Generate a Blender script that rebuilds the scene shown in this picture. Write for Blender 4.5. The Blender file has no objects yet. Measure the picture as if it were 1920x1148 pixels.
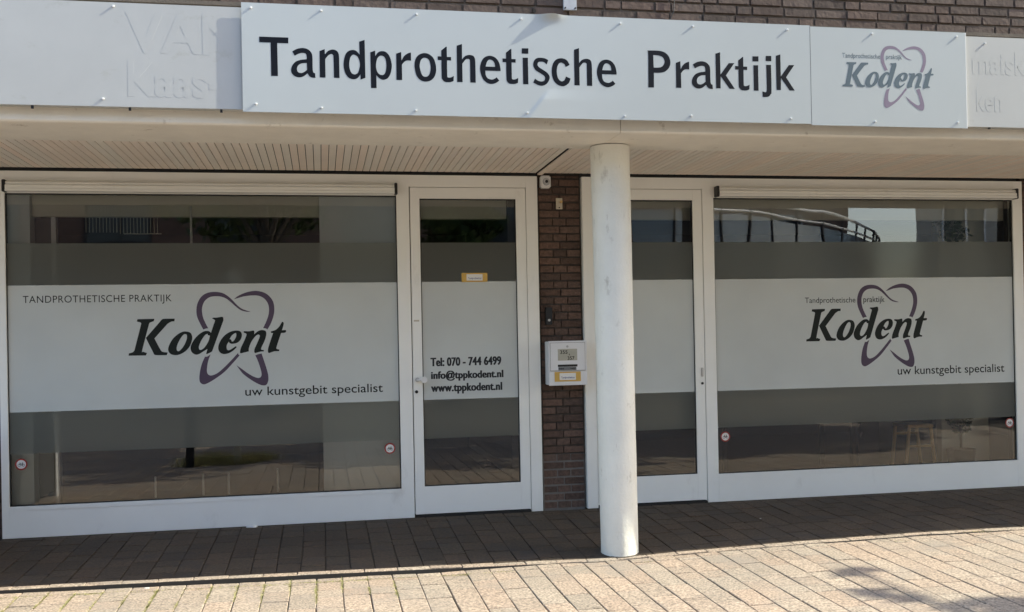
import bpy, bmesh, math, random
from mathutils import Vector, Matrix, noise

random.seed(7)
S = bpy.context.scene
COL = S.collection

# ------------------------------------------------------------------ camera, sky, sun
cam = bpy.data.cameras.new('camera')
cam.lens = 35.52
cam.sensor_width = 36.0
cam.shift_y = 0.0249
cam.clip_start = 0.05
cam.clip_end = 1000
co = bpy.data.objects.new('camera', cam)
COL.objects.link(co)
_r = (0.982513, -0.185205, -0.019141)
_u = (0.01801, -0.007787, 0.999807)
_f = (0.185318, 0.982669, 0.004315)
co.matrix_world = Matrix(((_r[0], _u[0], -_f[0], 0.0), (_r[1], _u[1], -_f[1], -7.639),
                          (_r[2], _u[2], -_f[2], 1.358), (0, 0, 0, 1)))
S.camera = co

SUN = Vector((0.792, -0.100, 0.602)).normalized()
w = bpy.data.worlds.new('World')
S.world = w
w.use_nodes = True
nt = w.node_tree
nt.nodes.clear()
sky = nt.nodes.new('ShaderNodeTexSky')
sky.sky_type = 'NISHITA'
sky.sun_disc = False
sky.sun_elevation = math.asin(SUN.z)
sky.sun_rotation = math.atan2(SUN.x, SUN.y)
sky.air_density = 1.0
sky.dust_density = 1.5
sky.ozone_density = 0.6
bg = nt.nodes.new('ShaderNodeBackground')
bg.inputs[1].default_value = 0.15
out = nt.nodes.new('ShaderNodeOutputWorld')
nt.links.new(sky.outputs[0], bg.inputs[0])
nt.links.new(bg.outputs[0], out.inputs[0])
sl = bpy.data.lights.new('sun', 'SUN')
sl.energy = 2.6
sl.angle = math.radians(0.5)
sl.color = (1.0, 0.965, 0.81)
so = bpy.data.objects.new('sun', sl)
COL.objects.link(so)
so.rotation_euler = SUN.to_track_quat('Z', 'Y').to_euler()
so.location = (8, -3, 9)
S.view_settings.view_transform = 'Standard'
S.view_settings.look = 'None'
S.view_settings.exposure = 1.79
S.view_settings.gamma = 1.0
S.render.engine = 'CYCLES'
S.cycles.max_bounces = 10
S.cycles.transparent_max_bounces = 16
S.cycles.sample_clamp_indirect = 6.0

# ------------------------------------------------------------------ materials
def mat(name, base, rough=0.6, var=0.06, vscale=6.0, bump=0.0, bscale=60.0, metal=0.0, spec=0.5,
        base2=None, stain=None, island=0.0):
    m = bpy.data.materials.new(name)
    m.use_nodes = True
    n = m.node_tree.nodes
    L = m.node_tree.links
    b = n['Principled BSDF']
    b.inputs['Roughness'].default_value = rough
    b.inputs['Metallic'].default_value = metal
    b.inputs['Specular IOR Level'].default_value = spec
    tc = n.new('ShaderNodeTexCoord')
    no = n.new('ShaderNodeTexNoise')
    no.inputs['Scale'].default_value = vscale
    no.inputs['Detail'].default_value = 5
    no.inputs['Roughness'].default_value = 0.62
    L.new(tc.outputs['Object'], no.inputs['Vector'])
    cr = n.new('ShaderNodeValToRGB')
    cr.color_ramp.elements[0].position = 0.37 if vscale > 50 else 0.3
    cr.color_ramp.elements[1].position = 0.63 if vscale > 50 else 0.7
    a = [max(0, c * (1 - var)) for c in base]
    c2 = base2 if base2 else [min(1, c * (1 + var)) for c in base]
    cr.color_ramp.elements[0].color = (*a, 1)
    cr.color_ramp.elements[1].color = (*c2, 1)
    L.new(no.outputs[0], cr.inputs[0])
    col = cr.outputs[0]
    if island:
        g = n.new('ShaderNodeNewGeometry')
        r2 = n.new('ShaderNodeMapRange')
        r2.inputs['To Min'].default_value = 1 - island
        r2.inputs['To Max'].default_value = 1 + island
        L.new(g.outputs['Random Per Island'], r2.inputs['Value'])
        mx = n.new('ShaderNodeVectorMath')
        mx.operation = 'SCALE'
        L.new(col, mx.inputs[0])
        L.new(r2.outputs[0], mx.inputs['Scale'])
        col = mx.outputs[0]
        # a second random stream tints some islands warmer
        m3 = n.new('ShaderNodeMath')
        m3.operation = 'MULTIPLY'
        m3.inputs[1].default_value = 7.31
        L.new(g.outputs['Random Per Island'], m3.inputs[0])
        m4 = n.new('ShaderNodeMath')
        m4.operation = 'FRACT'
        L.new(m3.outputs[0], m4.inputs[0])
        m5 = n.new('ShaderNodeMix')
        m5.data_type = 'RGBA'
        m5.blend_type = 'MULTIPLY'
        m5.inputs[7].default_value = (1.07, 0.98, 0.94, 1)
        L.new(m4.outputs[0], m5.inputs[0])
        L.new(col, m5.inputs[6])
        col = m5.outputs[2]
    if stain:
        scol, lo, hi, ss, stretch = stain
        mp = n.new('ShaderNodeMapping')
        mp.inputs['Scale'].default_value = stretch
        L.new(tc.outputs['Object'], mp.inputs[0])
        n2 = n.new('ShaderNodeTexNoise')
        n2.inputs['Scale'].default_value = ss
        n2.inputs['Detail'].default_value = 8
        n2.inputs['Roughness'].default_value = 0.7
        L.new(mp.outputs[0], n2.inputs['Vector'])
        r = n.new('ShaderNodeMapRange')
        r.inputs['From Min'].default_value = lo
        r.inputs['From Max'].default_value = hi
        L.new(n2.outputs[0], r.inputs['Value'])
        mi = n.new('ShaderNodeMix')
        mi.data_type = 'RGBA'
        mi.inputs[7].default_value = (*scol, 1)
        L.new(r.outputs[0], mi.inputs[0])
        L.new(col, mi.inputs[6])
        col = mi.outputs[2]
    L.new(col, b.inputs['Base Color'])
    if bump:
        n3 = n.new('ShaderNodeTexNoise')
        n3.inputs['Scale'].default_value = bscale
        n3.inputs['Detail'].default_value = 6
        L.new(tc.outputs['Object'], n3.inputs['Vector'])
        bp = n.new('ShaderNodeBump')
        bp.inputs['Strength'].default_value = 1.0
        bp.inputs['Distance'].default_value = bump
        L.new(n3.outputs[0], bp.inputs['Height'])
        L.new(bp.outputs[0], b.inputs['Normal'])
    return m

def glass_mat(name, ior, wob=0.0):
    m = bpy.data.materials.new(name)
    m.use_nodes = True
    n = m.node_tree.nodes
    L = m.node_tree.links
    n.clear()
    o = n.new('ShaderNodeOutputMaterial')
    t = n.new('ShaderNodeBsdfTransparent')
    t.inputs[0].default_value = (0.95, 0.97, 0.96, 1)
    g = n.new('ShaderNodeBsdfGlossy')
    g.inputs['Roughness'].default_value = 0.0
    f = n.new('ShaderNodeFresnel')
    f.inputs[0].default_value = ior
    mx = n.new('ShaderNodeMixShader')
    L.new(f.outputs[0], mx.inputs[0])
    L.new(t.outputs[0], mx.inputs[1])
    L.new(g.outputs[0], mx.inputs[2])
    L.new(mx.outputs[0], o.inputs[0])
    tc = n.new('ShaderNodeTexCoord')
    no = n.new('ShaderNodeTexNoise')
    no.inputs['Scale'].default_value = 1.3
    no.inputs['Detail'].default_value = 1
    L.new(tc.outputs['Object'], no.inputs['Vector'])
    bp = n.new('ShaderNodeBump')
    bp.inputs['Distance'].default_value = wob
    L.new(no.outputs[0], bp.inputs['Height'])
    L.new(bp.outputs[0], g.inputs['Normal'])
    return m

def film_mat(name, base, trans, rough):
    m = bpy.data.materials.new(name)
    m.use_nodes = True
    n = m.node_tree.nodes
    L = m.node_tree.links
    b = n['Principled BSDF']
    o = n['Material Output']
    b.inputs['Roughness'].default_value = rough
    tc = n.new('ShaderNodeTexCoord')
    no = n.new('ShaderNodeTexNoise')
    no.inputs['Scale'].default_value = 2.2
    no.inputs['Detail'].default_value = 6
    L.new(tc.outputs['Object'], no.inputs['Vector'])
    cr = n.new('ShaderNodeValToRGB')
    cr.color_ramp.elements[0].position = 0.25
    cr.color_ramp.elements[1].position = 0.75
    cr.color_ramp.elements[0].color = (*[c * 0.94 for c in base], 1)
    cr.color_ramp.elements[1].color = (*[c * 1.06 for c in base], 1)
    L.new(no.outputs[0], cr.inputs[0])
    L.new(cr.outputs[0], b.inputs['Base Color'])
    rf = n.new('ShaderNodeBsdfRefraction')
    rf.inputs['Roughness'].default_value = 0.4
    rf.inputs['IOR'].default_value = 1.06
    rf.inputs[0].default_value = (0.8, 0.82, 0.8, 1)
    mx = n.new('ShaderNodeMixShader')
    mx.inputs[0].default_value = trans
    L.new(b.outputs[0], mx.inputs[1])
    L.new(rf.outputs[0], mx.inputs[2])
    L.new(mx.outputs[0], o.inputs[0])
    return m

M = {}
M['frame'] = mat('powder_coat', (0.84, 0.84, 0.79), 0.38, 0.025, 2.0, 0.00015, 500,
                 stain=((0.62, 0.60, 0.55), 0.60, 0.85, 3.0, (1, 1, .5)))
M['sign'] = mat('sign_panel', (0.475, 0.505, 0.495), 0.33, 0.02, 1.4, 0.0003, 2.2)
M['board'] = mat('fascia_board', (0.45, 0.455, 0.435), 0.5, 0.035, 2.5, 0.0004, 8,
                 stain=((0.36, 0.35, 0.30), 0.60, 0.80, 5.0, (1, 1, 1.6)))
M['beam'] = mat('painted_beam', (0.83, 0.79, 0.70), 0.75, 0.05, 5, 0.0012, 90,
                stain=((0.33, 0.27, 0.19), 0.62, 0.78, 9, (1, 1, 1)))
M['soffit'] = mat('soffit_slats', (0.83, 0.785, 0.70), 0.55, 0.03, 4, 0.0002, 200, island=0.04)
M['column'] = mat('painted_column', (0.76, 0.752, 0.675), 0.7, 0.05, 4, 0.003, 55,
                  stain=((0.40, 0.37, 0.31), 0.60, 0.78, 12, (1, 1, 0.45)))
M['brickd'] = mat('pillar_brick', (0.092, 0.060, 0.046), 0.88, 0.35, 30, 0.003, 60, island=0.30)
M['brickw'] = mat('wall_brick', (0.098, 0.072, 0.058), 0.9, 0.2, 25, 0.004, 45, island=0.28,
                  stain=((0.07, 0.06, 0.055), 0.58, 0.7, 14, (1, 1, 1)))
M['mortard'] = mat('pillar_mortar', (0.05, 0.042, 0.035), 0.95, 0.2, 9, 0.001, 90,
                   base2=(0.08, 0.068, 0.058))
M['mortarp'] = mat('new_pointing', (0.15, 0.14, 0.125), 0.95, 0.2, 12, 0.001, 90)
M['mortarw'] = mat('wall_mortar', (0.135, 0.112, 0.088), 0.95, 0.15, 9, 0.002, 90)
M['tile_t'] = mat('terrace_paver_shaded', (0.062, 0.044, 0.026), 0.88, 0.34, 60, 0.002, 120, island=0.20,
                  stain=((0.046, 0.037, 0.030), 0.52, 0.72, 3.0, (1, 1, 1)))  # canopy shade is put into this colour; the stone matches the street pavers
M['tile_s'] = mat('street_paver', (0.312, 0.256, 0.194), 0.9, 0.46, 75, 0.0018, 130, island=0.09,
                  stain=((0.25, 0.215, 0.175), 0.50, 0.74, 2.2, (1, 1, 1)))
M['joint'] = mat('joint_sand', (0.075, 0.06, 0.045), 1.0, 0.3, 40, 0.002, 200)
M['black'] = mat('black_plastic', (0.012, 0.012, 0.012), 0.4, 0.1, 10)
M['gasket'] = mat('rubber_gasket', (0.015, 0.015, 0.014), 0.6, 0.1, 10)
M['void'] = mat('dark_gap', (0.02, 0.018, 0.016), 0.9, 0.1, 10)
M['ink'] = mat('sign_lettering', (0.008, 0.010, 0.015), 0.55, 0.1, 4, spec=0.12)
M['inkw'] = mat('window_lettering', (0.016, 0.020, 0.018), 0.6, 0.1, 4, spec=0.15)
M['inkg'] = mat('contact_print', (0.032, 0.036, 0.038), 0.6, 0.1, 4, spec=0.2)
M['teal'] = mat('logo_slate', (0.085, 0.125, 0.15), 0.45, 0.05, 4)
M['mauve'] = mat('logo_mauve', (0.21, 0.165, 0.225), 0.45, 0.06, 6)
M['mauvew'] = mat('logo_purple', (0.085, 0.062, 0.096), 0.55, 0.06, 6, spec=0.2)
M['grey'] = mat('grey_print', (0.16, 0.17, 0.18), 0.5, 0.06, 6)
M['steel'] = mat('brushed_steel', (0.55, 0.55, 0.54), 0.35, 0.05, 30, metal=0.8)
M['white'] = mat('white_plastic', (0.74, 0.74, 0.72), 0.35, 0.02, 5)
M['cream'] = mat('cream_plastic', (0.55, 0.49, 0.38), 0.5, 0.05, 12)
M['boxwhite'] = mat('mailbox_paint', (0.72, 0.73, 0.74), 0.35, 0.03, 6, 0.0002, 300)
M['yellow'] = mat('yellow_sticker', (0.60, 0.38, 0.09), 0.5, 0.06, 20)
M['paper'] = mat('paper_label', (0.75, 0.74, 0.70), 0.5, 0.03, 20)
M['lcd'] = mat('name_card', (0.42, 0.41, 0.34), 0.4, 0.04, 20)
M['blue'] = mat('blue_print', (0.05, 0.08, 0.28), 0.5, 0.05, 20)
M['red'] = mat('red_ring', (0.33, 0.03, 0.022), 0.45, 0.08, 20)
M['glass'] = glass_mat('window_glass', 2.02, 0.0026)
M['filmg'] = film_mat('grey_frosted_film', (0.20, 0.212, 0.188), 0.60, 0.42)
M['filmw'] = film_mat('white_frosted_film', (0.61, 0.645, 0.62), 0.14, 0.34)
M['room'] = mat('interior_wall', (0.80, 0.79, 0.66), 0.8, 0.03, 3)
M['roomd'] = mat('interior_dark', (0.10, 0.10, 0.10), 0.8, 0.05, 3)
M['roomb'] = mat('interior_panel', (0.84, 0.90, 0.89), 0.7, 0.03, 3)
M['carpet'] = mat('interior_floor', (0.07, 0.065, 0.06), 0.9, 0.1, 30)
M['wood'] = mat('varnished_wood', (0.62, 0.42, 0.17), 0.45, 0.15, 14)
M['weed'] = mat('weed_leaf', (0.30, 0.29, 0.12), 0.8, 0.3, 30, island=0.35)
M['grass'] = mat('rough_grass', (0.50, 0.47, 0.22), 0.8, 0.3, 30, island=0.4)
M['leaf'] = mat('tree_leaf', (0.055, 0.10, 0.028), 0.6, 0.3, 3, island=0.4)
M['bark'] = mat('tree_bark', (0.10, 0.08, 0.06), 0.95, 0.3, 10, 0.01, 20)
M['asphalt'] = mat('asphalt', (0.07, 0.07, 0.07), 0.95, 0.2, 40, 0.002, 150)
M['wallA'] = mat('opposite_brick', (0.16, 0.10, 0.075), 0.9, 0.25, 3, 0.004, 30)
M['wallB'] = mat('opposite_pale_brick', (0.34, 0.22, 0.16), 0.9, 0.2, 4, 0.004, 30)
M['render'] = mat('pale_render', (0.46, 0.44, 0.38), 0.9, 0.08, 2)
M['pane'] = mat('dark_pane', (0.03, 0.035, 0.04), 0.08, 0.1, 2)
M['bluep'] = mat('tinted_glass_panel', (0.14, 0.19, 0.24), 0.15, 0.1, 2)
M['post'] = mat('dark_post', (0.03, 0.028, 0.028), 0.6, 0.1, 10)
M['zinc'] = mat('galvanised_steel', (0.46, 0.47, 0.48), 0.5, 0.12, 20, metal=0.2)
M['lead'] = mat('lead_flashing', (0.12, 0.11, 0.10), 0.7, 0.2, 12, 0.002, 60)

# ------------------------------------------------------------------ helpers
class MB:
    def __init__(s):
        s.v = []
        s.f = []
    def quad(s, a, b, c, d):
        i = len(s.v)
        s.v += [tuple(a), tuple(b), tuple(c), tuple(d)]
        s.f.append((i, i + 1, i + 2, i + 3))
        return s
    def box(s, x0, x1, y0, y1, z0, z1):
        i = len(s.v)
        s.v += [(x0, y0, z0), (x1, y0, z0), (x1, y1, z0), (x0, y1, z0),
                (x0, y0, z1), (x1, y0, z1), (x1, y1, z1), (x0, y1, z1)]
        s.f += [(i + 3, i + 2, i + 1, i), (i + 4, i + 5, i + 6, i + 7), (i, i + 1, i + 5, i + 4),
                (i + 1, i + 2, i + 6, i + 5), (i + 2, i + 3, i + 7, i + 6), (i + 3, i, i + 4, i + 7)]
        return s
    def tube(s, p0, p1, r0, r1=None, n=16, caps=True):
        r1 = r0 if r1 is None else r1
        p0 = Vector(p0); p1 = Vector(p1)
        d = (p1 - p0).normalized()
        a = d.orthogonal().normalized()
        b = d.cross(a)
        i = len(s.v)
        for p, r in ((p0, r0), (p1, r1)):
            for k in range(n):
                t = 2 * math.pi * k / n
                s.v.append(tuple(p + (a * math.cos(t) + b * math.sin(t)) * r))
        for k in range(n):
            s.f.append((i + k, i + (k + 1) % n, i + n + (k + 1) % n, i + n + k))
        if caps:
            s.f.append(tuple(i + n - 1 - k for k in range(n)))
            s.f.append(tuple(i + n + k for k in range(n)))
        return s
    def prism_x(s, prof, x0, x1):
        """profile of (y, z) points swept along x"""
        n = len(prof)
        i = len(s.v)
        for x in (x0, x1):
            for y, z in prof:
                s.v.append((x, y, z))
        for k in range(n):
            s.f.append((i + k, i + (k + 1) % n, i + n + (k + 1) % n, i + n + k))
        s.f.append(tuple(i + n - 1 - k for k in range(n)))
        s.f.append(tuple(i + n + k for k in range(n)))
        return s
    def build(s, name, m, parent=None, bevel=0.0, smooth=False):
        me = bpy.data.meshes.new(name)
        me.from_pydata(s.v, [], s.f)
        bm = bmesh.new()
        bm.from_mesh(me)
        bmesh.ops.recalc_face_normals(bm, faces=bm.faces)
        if bevel:
            bmesh.ops.bevel(bm, geom=list(bm.edges), offset=bevel, segments=2, affect='EDGES', clamp_overlap=True)
        bm.to_mesh(me)
        bm.free()
        if smooth:
            me.polygons.foreach_set('use_smooth', [True] * len(me.polygons))
        me.materials.append(M[m] if isinstance(m, str) else m)
        o = bpy.data.objects.new(name, me)
        COL.objects.link(o)
        if parent:
            put(o, parent)
        return o

def put(o, parent):
    o.parent = parent
    l = Matrix.Translation(parent.location)
    o.matrix_parent_inverse = l.inverted()

def thing(name, label, cat, loc=(0, 0, 0), group=None):
    o = bpy.data.objects.new(name, None)
    o.empty_display_size = 0.1
    COL.objects.link(o)
    o.location = loc
    return tag(o, label, cat, group)

def tag(o, label=None, cat=None, group=None, kind=None):
    if label: o['label'] = label
    if cat: o['category'] = cat
    if group: o['group'] = group
    if kind: o['kind'] = kind
    return o

def frame_ring(mb, x0, x1, z0, z1, l, r, b, t, y0, y1):
    """a rectangular frame built of four butted members"""
    mb.box(x0, x0 + l, y0, y1, z0, z1)
    mb.box(x1 - r, x1, y0, y1, z0, z1)
    mb.box(x0 + l, x1 - r, y0, y1, z0, z0 + b)
    mb.box(x0 + l, x1 - r, y0, y1, z1 - t, z1)
    return mb

def catmull(pts, seg=6):
    n = len(pts)
    out = []
    for i in range(n):
        p1 = pts[i]; p2 = pts[(i + 1) % n]
        if p1[2] and p2[2]:
            out.append((p1[0], p1[1]))
            continue
        p0 = p1 if p1[2] else pts[i - 1]
        p3 = p2 if p2[2] else pts[(i + 2) % n]
        for k in range(seg):
            t = k / seg
            t2 = t * t; t3 = t2 * t
            q = []
            for a in (0, 1):
                m1 = (p2[a] - p0[a]) * 0.5
                m2 = (p3[a] - p1[a]) * 0.5
                q.append((2 * t3 - 3 * t2 + 1) * p1[a] + (t3 - 2 * t2 + t) * m1 +
                         (-2 * t3 + 3 * t2) * p2[a] + (t3 - t2) * m2)
            out.append(tuple(q))
    return out

def parse(txt):
    d = {}
    for line in txt.strip().split('\n'):
        k, v = line.split(':')
        d[k] = [[(float(a.rstrip('c').split(',')[0]) / 1e4, float(a.rstrip('c').split(',')[1]) / 1e4,
                  a.endswith('c')) for a in c.split()] for c in v.split('|')]
    return d

def fill(contours, seg=6):
    """fill closed contours (even-odd) -> verts, faces in 2D"""
    cu = bpy.data.curves.new('outline', 'CURVE')
    cu.dimensions = '2D'
    cu.fill_mode = 'BOTH'
    for c in contours:
        pts = catmull(c, seg)
        sp = cu.splines.new('POLY')
        sp.points.add(len(pts) - 1)
        for i, p in enumerate(pts):
            sp.points[i].co = (p[0], p[1], 0, 1)
        sp.use_cyclic_u = True
    o = bpy.data.objects.new('outline', cu)
    COL.objects.link(o)
    dg = bpy.context.evaluated_depsgraph_get()
    me = bpy.data.meshes.new_from_object(o.evaluated_get(dg))
    v = [tuple(p.co[:2]) for p in me.vertices]
    f = [tuple(p.vertices) for p in me.polygons]
    bpy.data.objects.remove(o)
    bpy.data.curves.remove(cu)
    bpy.data.meshes.remove(me)
    return v, f

def flat_mesh(name, shapes, y, m, parent, step=0.00004):
    """2-D (x, z) shapes laid on the plane y, facing -y, as one mesh"""
    V = []; F = []
    for k, (v, f) in enumerate(shapes):
        i = len(V)
        yy = y - k * step
        V += [(p[0], yy, p[1]) for p in v]
        F += [tuple(a + i for a in q) for q in f]
    me = bpy.data.meshes.new(name)
    me.from_pydata(V, [], F)
    me.materials.append(M[m])
    o = bpy.data.objects.new(name, me)
    COL.objects.link(o)
    if parent: put(o, parent)
    return o

def text_mesh(name, s, x0, x1, z0, ztop, y, m, parent, bold=0.0, extrude=0.0, ref=None, space=1.0):
    cu = bpy.data.curves.new(name, 'FONT')
    cu.body = s
    cu.size = 1.0
    cu.offset = bold
    cu.extrude = extrude
    cu.space_character = space
    o = bpy.data.objects.new(name, cu)
    COL.objects.link(o)
    dg = bpy.context.evaluated_depsgraph_get()
    me = bpy.data.meshes.new_from_object(o.evaluated_get(dg))
    bpy.data.objects.remove(o)
    xs = [v.co.x for v in me.vertices]
    ys = [v.co.y for v in me.vertices]
    sx = (x1 - x0) / (max(xs) - min(xs))
    sz = (ztop - z0) / (ref if ref else max(ys))
    for v in me.vertices:
        v.co = (x0 + (v.co.x - min(xs)) * sx, y - v.co.z, z0 + v.co.y * sz)
    me.materials.append(M[m] if isinstance(m, str) else m)
    o = bpy.data.objects.new(name, me)
    COL.objects.link(o)
    if parent: put(o, parent)
    return o

def disc(cx, cz, r, n=28):
    return ([(cx + r * math.cos(2 * math.pi * k / n), cz + r * math.sin(2 * math.pi * k / n)) for k in range(n)],
            [tuple(range(n))])

def ring(cx, cz, r0, r1, n=28):
    v = []
    for k in range(n):
        t = 2 * math.pi * k / n
        v.append((cx + r0 * math.cos(t), cz + r0 * math.sin(t)))
        v.append((cx + r1 * math.cos(t), cz + r1 * math.sin(t)))
    return v, [(2 * k, 2 * k + 1, (2 * k + 3) % (2 * n), (2 * k + 2) % (2 * n)) for k in range(n)]

def bar2(x0, z0, x1, z1, w):
    d = Vector((x1 - x0, z1 - z0)).normalized() * (w / 2)
    return ([(x0 - d.y, z0 + d.x), (x0 + d.y, z0 - d.x), (x1 + d.y, z1 - d.x), (x1 - d.y, z1 + d.x)],
            [(0, 1, 2, 3)])

def rect2(x0, x1, z0, z1):
    return [(x0, z0), (x1, z0), (x1, z1), (x0, z1)], [(0, 1, 2, 3)]

# ------------------------------------------------------------------ ground
def lerp(xs, zs, x):
    if x <= xs[0]: return zs[0]
    for a, b, c, d in zip(xs, xs[1:], zs, zs[1:]):
        if x <= b: return c + (d - c) * (x - a) / (b - a)
    return zs[-1]

EY = -1.45
def edge_z(x): return lerp([-3, -1.8, -1.0, 0, 1, 1.8, 2.4, 3.2, 4, 5.5, 7], [-.028, -.030, -.037, -.050, -.066, -.080, -.062, -.044, -.033, -.045, -.05], x)
def step_h(x): return lerp([-3, -1.6, -0.5, 0.7, 1.45, 3.0, 3.4, 4.2, 5], [.016, .021, .027, .023, .002, .001, .007, .007, .002], x)
def ground(x, y):
    if y > EY:
        t = max(0.0, min(1.0, y / EY))
        return edge_z(x) * t
    d = EY - y
    base = edge_z(x) - step_h(x)
    k = min(1.0, d / 1.6)
    return base * (1 - k) + (-0.085) * k - 0.008 * min(d, 6) * 0.5

def paving(name, x0, x1, y0, y1, pitch, off, length, m, gap, seed, first=None):
    rnd = random.Random(seed)
    V = []; F = []
    nx = int(math.floor((x0 - off) / pitch))
    while True:
        xa = off + nx * pitch
        nx += 1
        if xa > x1: break
        y = y1
        stag = rnd.choice((0, 0.5)) * length + rnd.uniform(-.03, .03)
        cuts = [y1]
        if first: cuts.append(y1 - first * rnd.uniform(0.85, 1.1))
        yy = cuts[-1] - ((nx % 2) * 0.5 * length + rnd.uniform(0.03, 0.06) if True else 0)
        while yy > y0:
            cuts.append(yy)
            yy -= length * rnd.choice((1, 1, .72, .5)) + rnd.uniform(-.006, .006)
        cuts.append(y0)
        for a, b in zip(cuts, cuts[1:]):
            if a - b < 0.02: continue
            g = gap * rnd.uniform(0.4, 1.05) / 2
            g2 = 0.0026 if length > .3 else rnd.uniform(.0026, .0048)
            tx = rnd.uniform(-.012, .012)
            ty = rnd.uniform(-.008, .008)
            dz = rnd.uniform(-.0016, .0016)
            sx = rnd.uniform(-.0018, .0018)
            X0, X1, Y0, Y1 = xa + g + sx, xa + pitch - g + sx, b + g2, a - g2
            cx, cy = (X0 + X1) / 2, (Y0 + Y1) / 2
            i = len(V)
            bv = 0.004
            for (X, Y, lv) in ((X0, Y0, 0), (X1, Y0, 0), (X1, Y1, 0), (X0, Y1, 0),
                               (X0, Y0, 1), (X1, Y0, 1), (X1, Y1, 1), (X0, Y1, 1),
                               (X0 + bv, Y0 + bv, 2), (X1 - bv, Y0 + bv, 2), (X1 - bv, Y1 - bv, 2), (X0 + bv, Y1 - bv, 2)):
                z = ground(X, min(max(Y, y0 + 1e-4), y1 - 1e-4)) + dz + (X - cx) * tx + (Y - cy) * ty
                z += {0: -0.05, 1: -0.003, 2: 0.0}[lv]
                V.append((X, Y, z))
            for k in range(4):
                k2 = (k + 1) % 4
                F.append((i + k, i + k2, i + 4 + k2, i + 4 + k))
                F.append((i + 4 + k, i + 4 + k2, i + 8 + k2, i + 8 + k))
            F.append((i + 8, i + 9, i + 10, i + 11))
    me = bpy.data.meshes.new(name)
    me.from_pydata(V, [], F)
    me.materials.append(M[m])
    o = bpy.data.objects.new(name, me)
    COL.objects.link(o)
    return tag(o, kind='structure')

paving('terrace_sunlit_row', -3.4, 10, EY, EY + 0.072, 0.2, 0.03, 0.30, 'tile_s', 0.004, 4)  # terrace stone in its lit tone; the shadow edge is put into the colours
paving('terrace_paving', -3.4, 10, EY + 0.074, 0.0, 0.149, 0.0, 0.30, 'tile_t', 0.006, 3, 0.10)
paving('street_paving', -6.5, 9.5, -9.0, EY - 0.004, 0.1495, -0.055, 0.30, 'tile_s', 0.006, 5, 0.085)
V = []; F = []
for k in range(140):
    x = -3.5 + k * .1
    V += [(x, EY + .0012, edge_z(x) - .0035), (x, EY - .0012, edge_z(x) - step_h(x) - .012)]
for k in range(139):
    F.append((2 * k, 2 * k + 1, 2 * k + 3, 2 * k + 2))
me = bpy.data.meshes.new('step_riser')
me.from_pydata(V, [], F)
me.materials.append(M['void'])  # dark strip over the step face below the front row
o = bpy.data.objects.new('step_riser', me)
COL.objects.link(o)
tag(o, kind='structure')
# bedding sand seen in the joints
V = []; F = []
xs = [-12 + i * 0.4 for i in range(66)]
ys = [0.1, -0.3, -0.7, -1.1, -1.445, -1.4508, -1.7, -2.1, -2.6, -3.2, -4, -5, -6, -7.5, -9]
for x in xs:
    for y in ys:
        V.append((x, y, ground(x, y) - 0.011 if not -1.4505 < y < -1.1001 or y > -1.44 else edge_z(x) - .02))
for i in range(len(xs) - 1):
    for j in range(len(ys) - 1):
        a = i * len(ys) + j
        F.append((a, a + len(ys), a + len(ys) + 1, a + 1)[::-1])
me = bpy.data.meshes.new('joint_bedding')
me.from_pydata(V, [], F)
me.materials.append(M['joint'])
o = bpy.data.objects.new('joint_bedding', me)
COL.objects.link(o)
tag(o, kind='structure')
tag(MB().quad((-300, -300, -0.16), (300, -300, -0.16), (300, 300, -0.16), (-300, 300, -0.16)).build('ground', 'asphalt'), kind='structure')
tag(MB().quad((-40, -30, -0.135), (40, -30, -0.135), (40, -9.02, -0.135), (-40, -9.02, -0.135)).build('far_pavement', 'tile_s'), kind='structure')

# weeds in the joints
V = []; F = []
def blade(x, y, z, h, a, lean, wd):
    i = len(V)
    dx, dy = math.cos(a) * wd, math.sin(a) * wd
    lx, ly = -math.sin(a) * lean, math.cos(a) * lean
    V.extend([(x - dx, y - dy, z), (x + dx, y + dy, z), (x + lx + dx * .6, y + ly + dy * .6, z + h * .7), (x + lx * 1.6, y + ly * 1.6, z + h)])
    F.append((i, i + 1, i + 2, i + 3))
rw = random.Random(11)
spots = []
for k in range(80):
    spots.append((rw.uniform(-1.9, 1.1), EY - 0.09 - rw.uniform(0, .03), rw.uniform(.02, .07), .5))
for k in range(110):
    jx = -0.055 + 0.1495 * rw.randint(-12, 3)
    spots.append((jx, rw.uniform(-1.95, EY - .08), .006, rw.uniform(.03, .12)))
for x, y, r in ((2.02, -1.5, .05), (2.12, -1.5, .05), (1.98, -1.55, .03), (3.95, -1.47, .04), (4.35, -1.44, .04), (4.42, -1.45, .03), (3.7, -1.55, .04), (3.75, -1.56, .03)):
    spots.append((x, y, r, .5))
for x, y, r, ln in spots:
    for j in range(30 if ln == .5 else 44):
        if ln == .5:
            px, py = x + rw.gauss(0, r), y + rw.gauss(0, .006)
        else:
            px, py = x + rw.gauss(0, .004), y + rw.uniform(-ln, ln)
        blade(px, py, ground(px, py) - .004, rw.uniform(.003, .011), rw.uniform(0, 6.28), rw.uniform(.002, .01), rw.uniform(.001, .003))
me = bpy.data.meshes.new('weeds')
me.from_pydata(V, [], F)
me.materials.append(M['weed'])
o = bpy.data.objects.new('weeds', me)
COL.objects.link(o)
tag(o, 'small green weeds growing in the joints of the sunlit pavers', 'weeds', kind='stuff')
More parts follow.
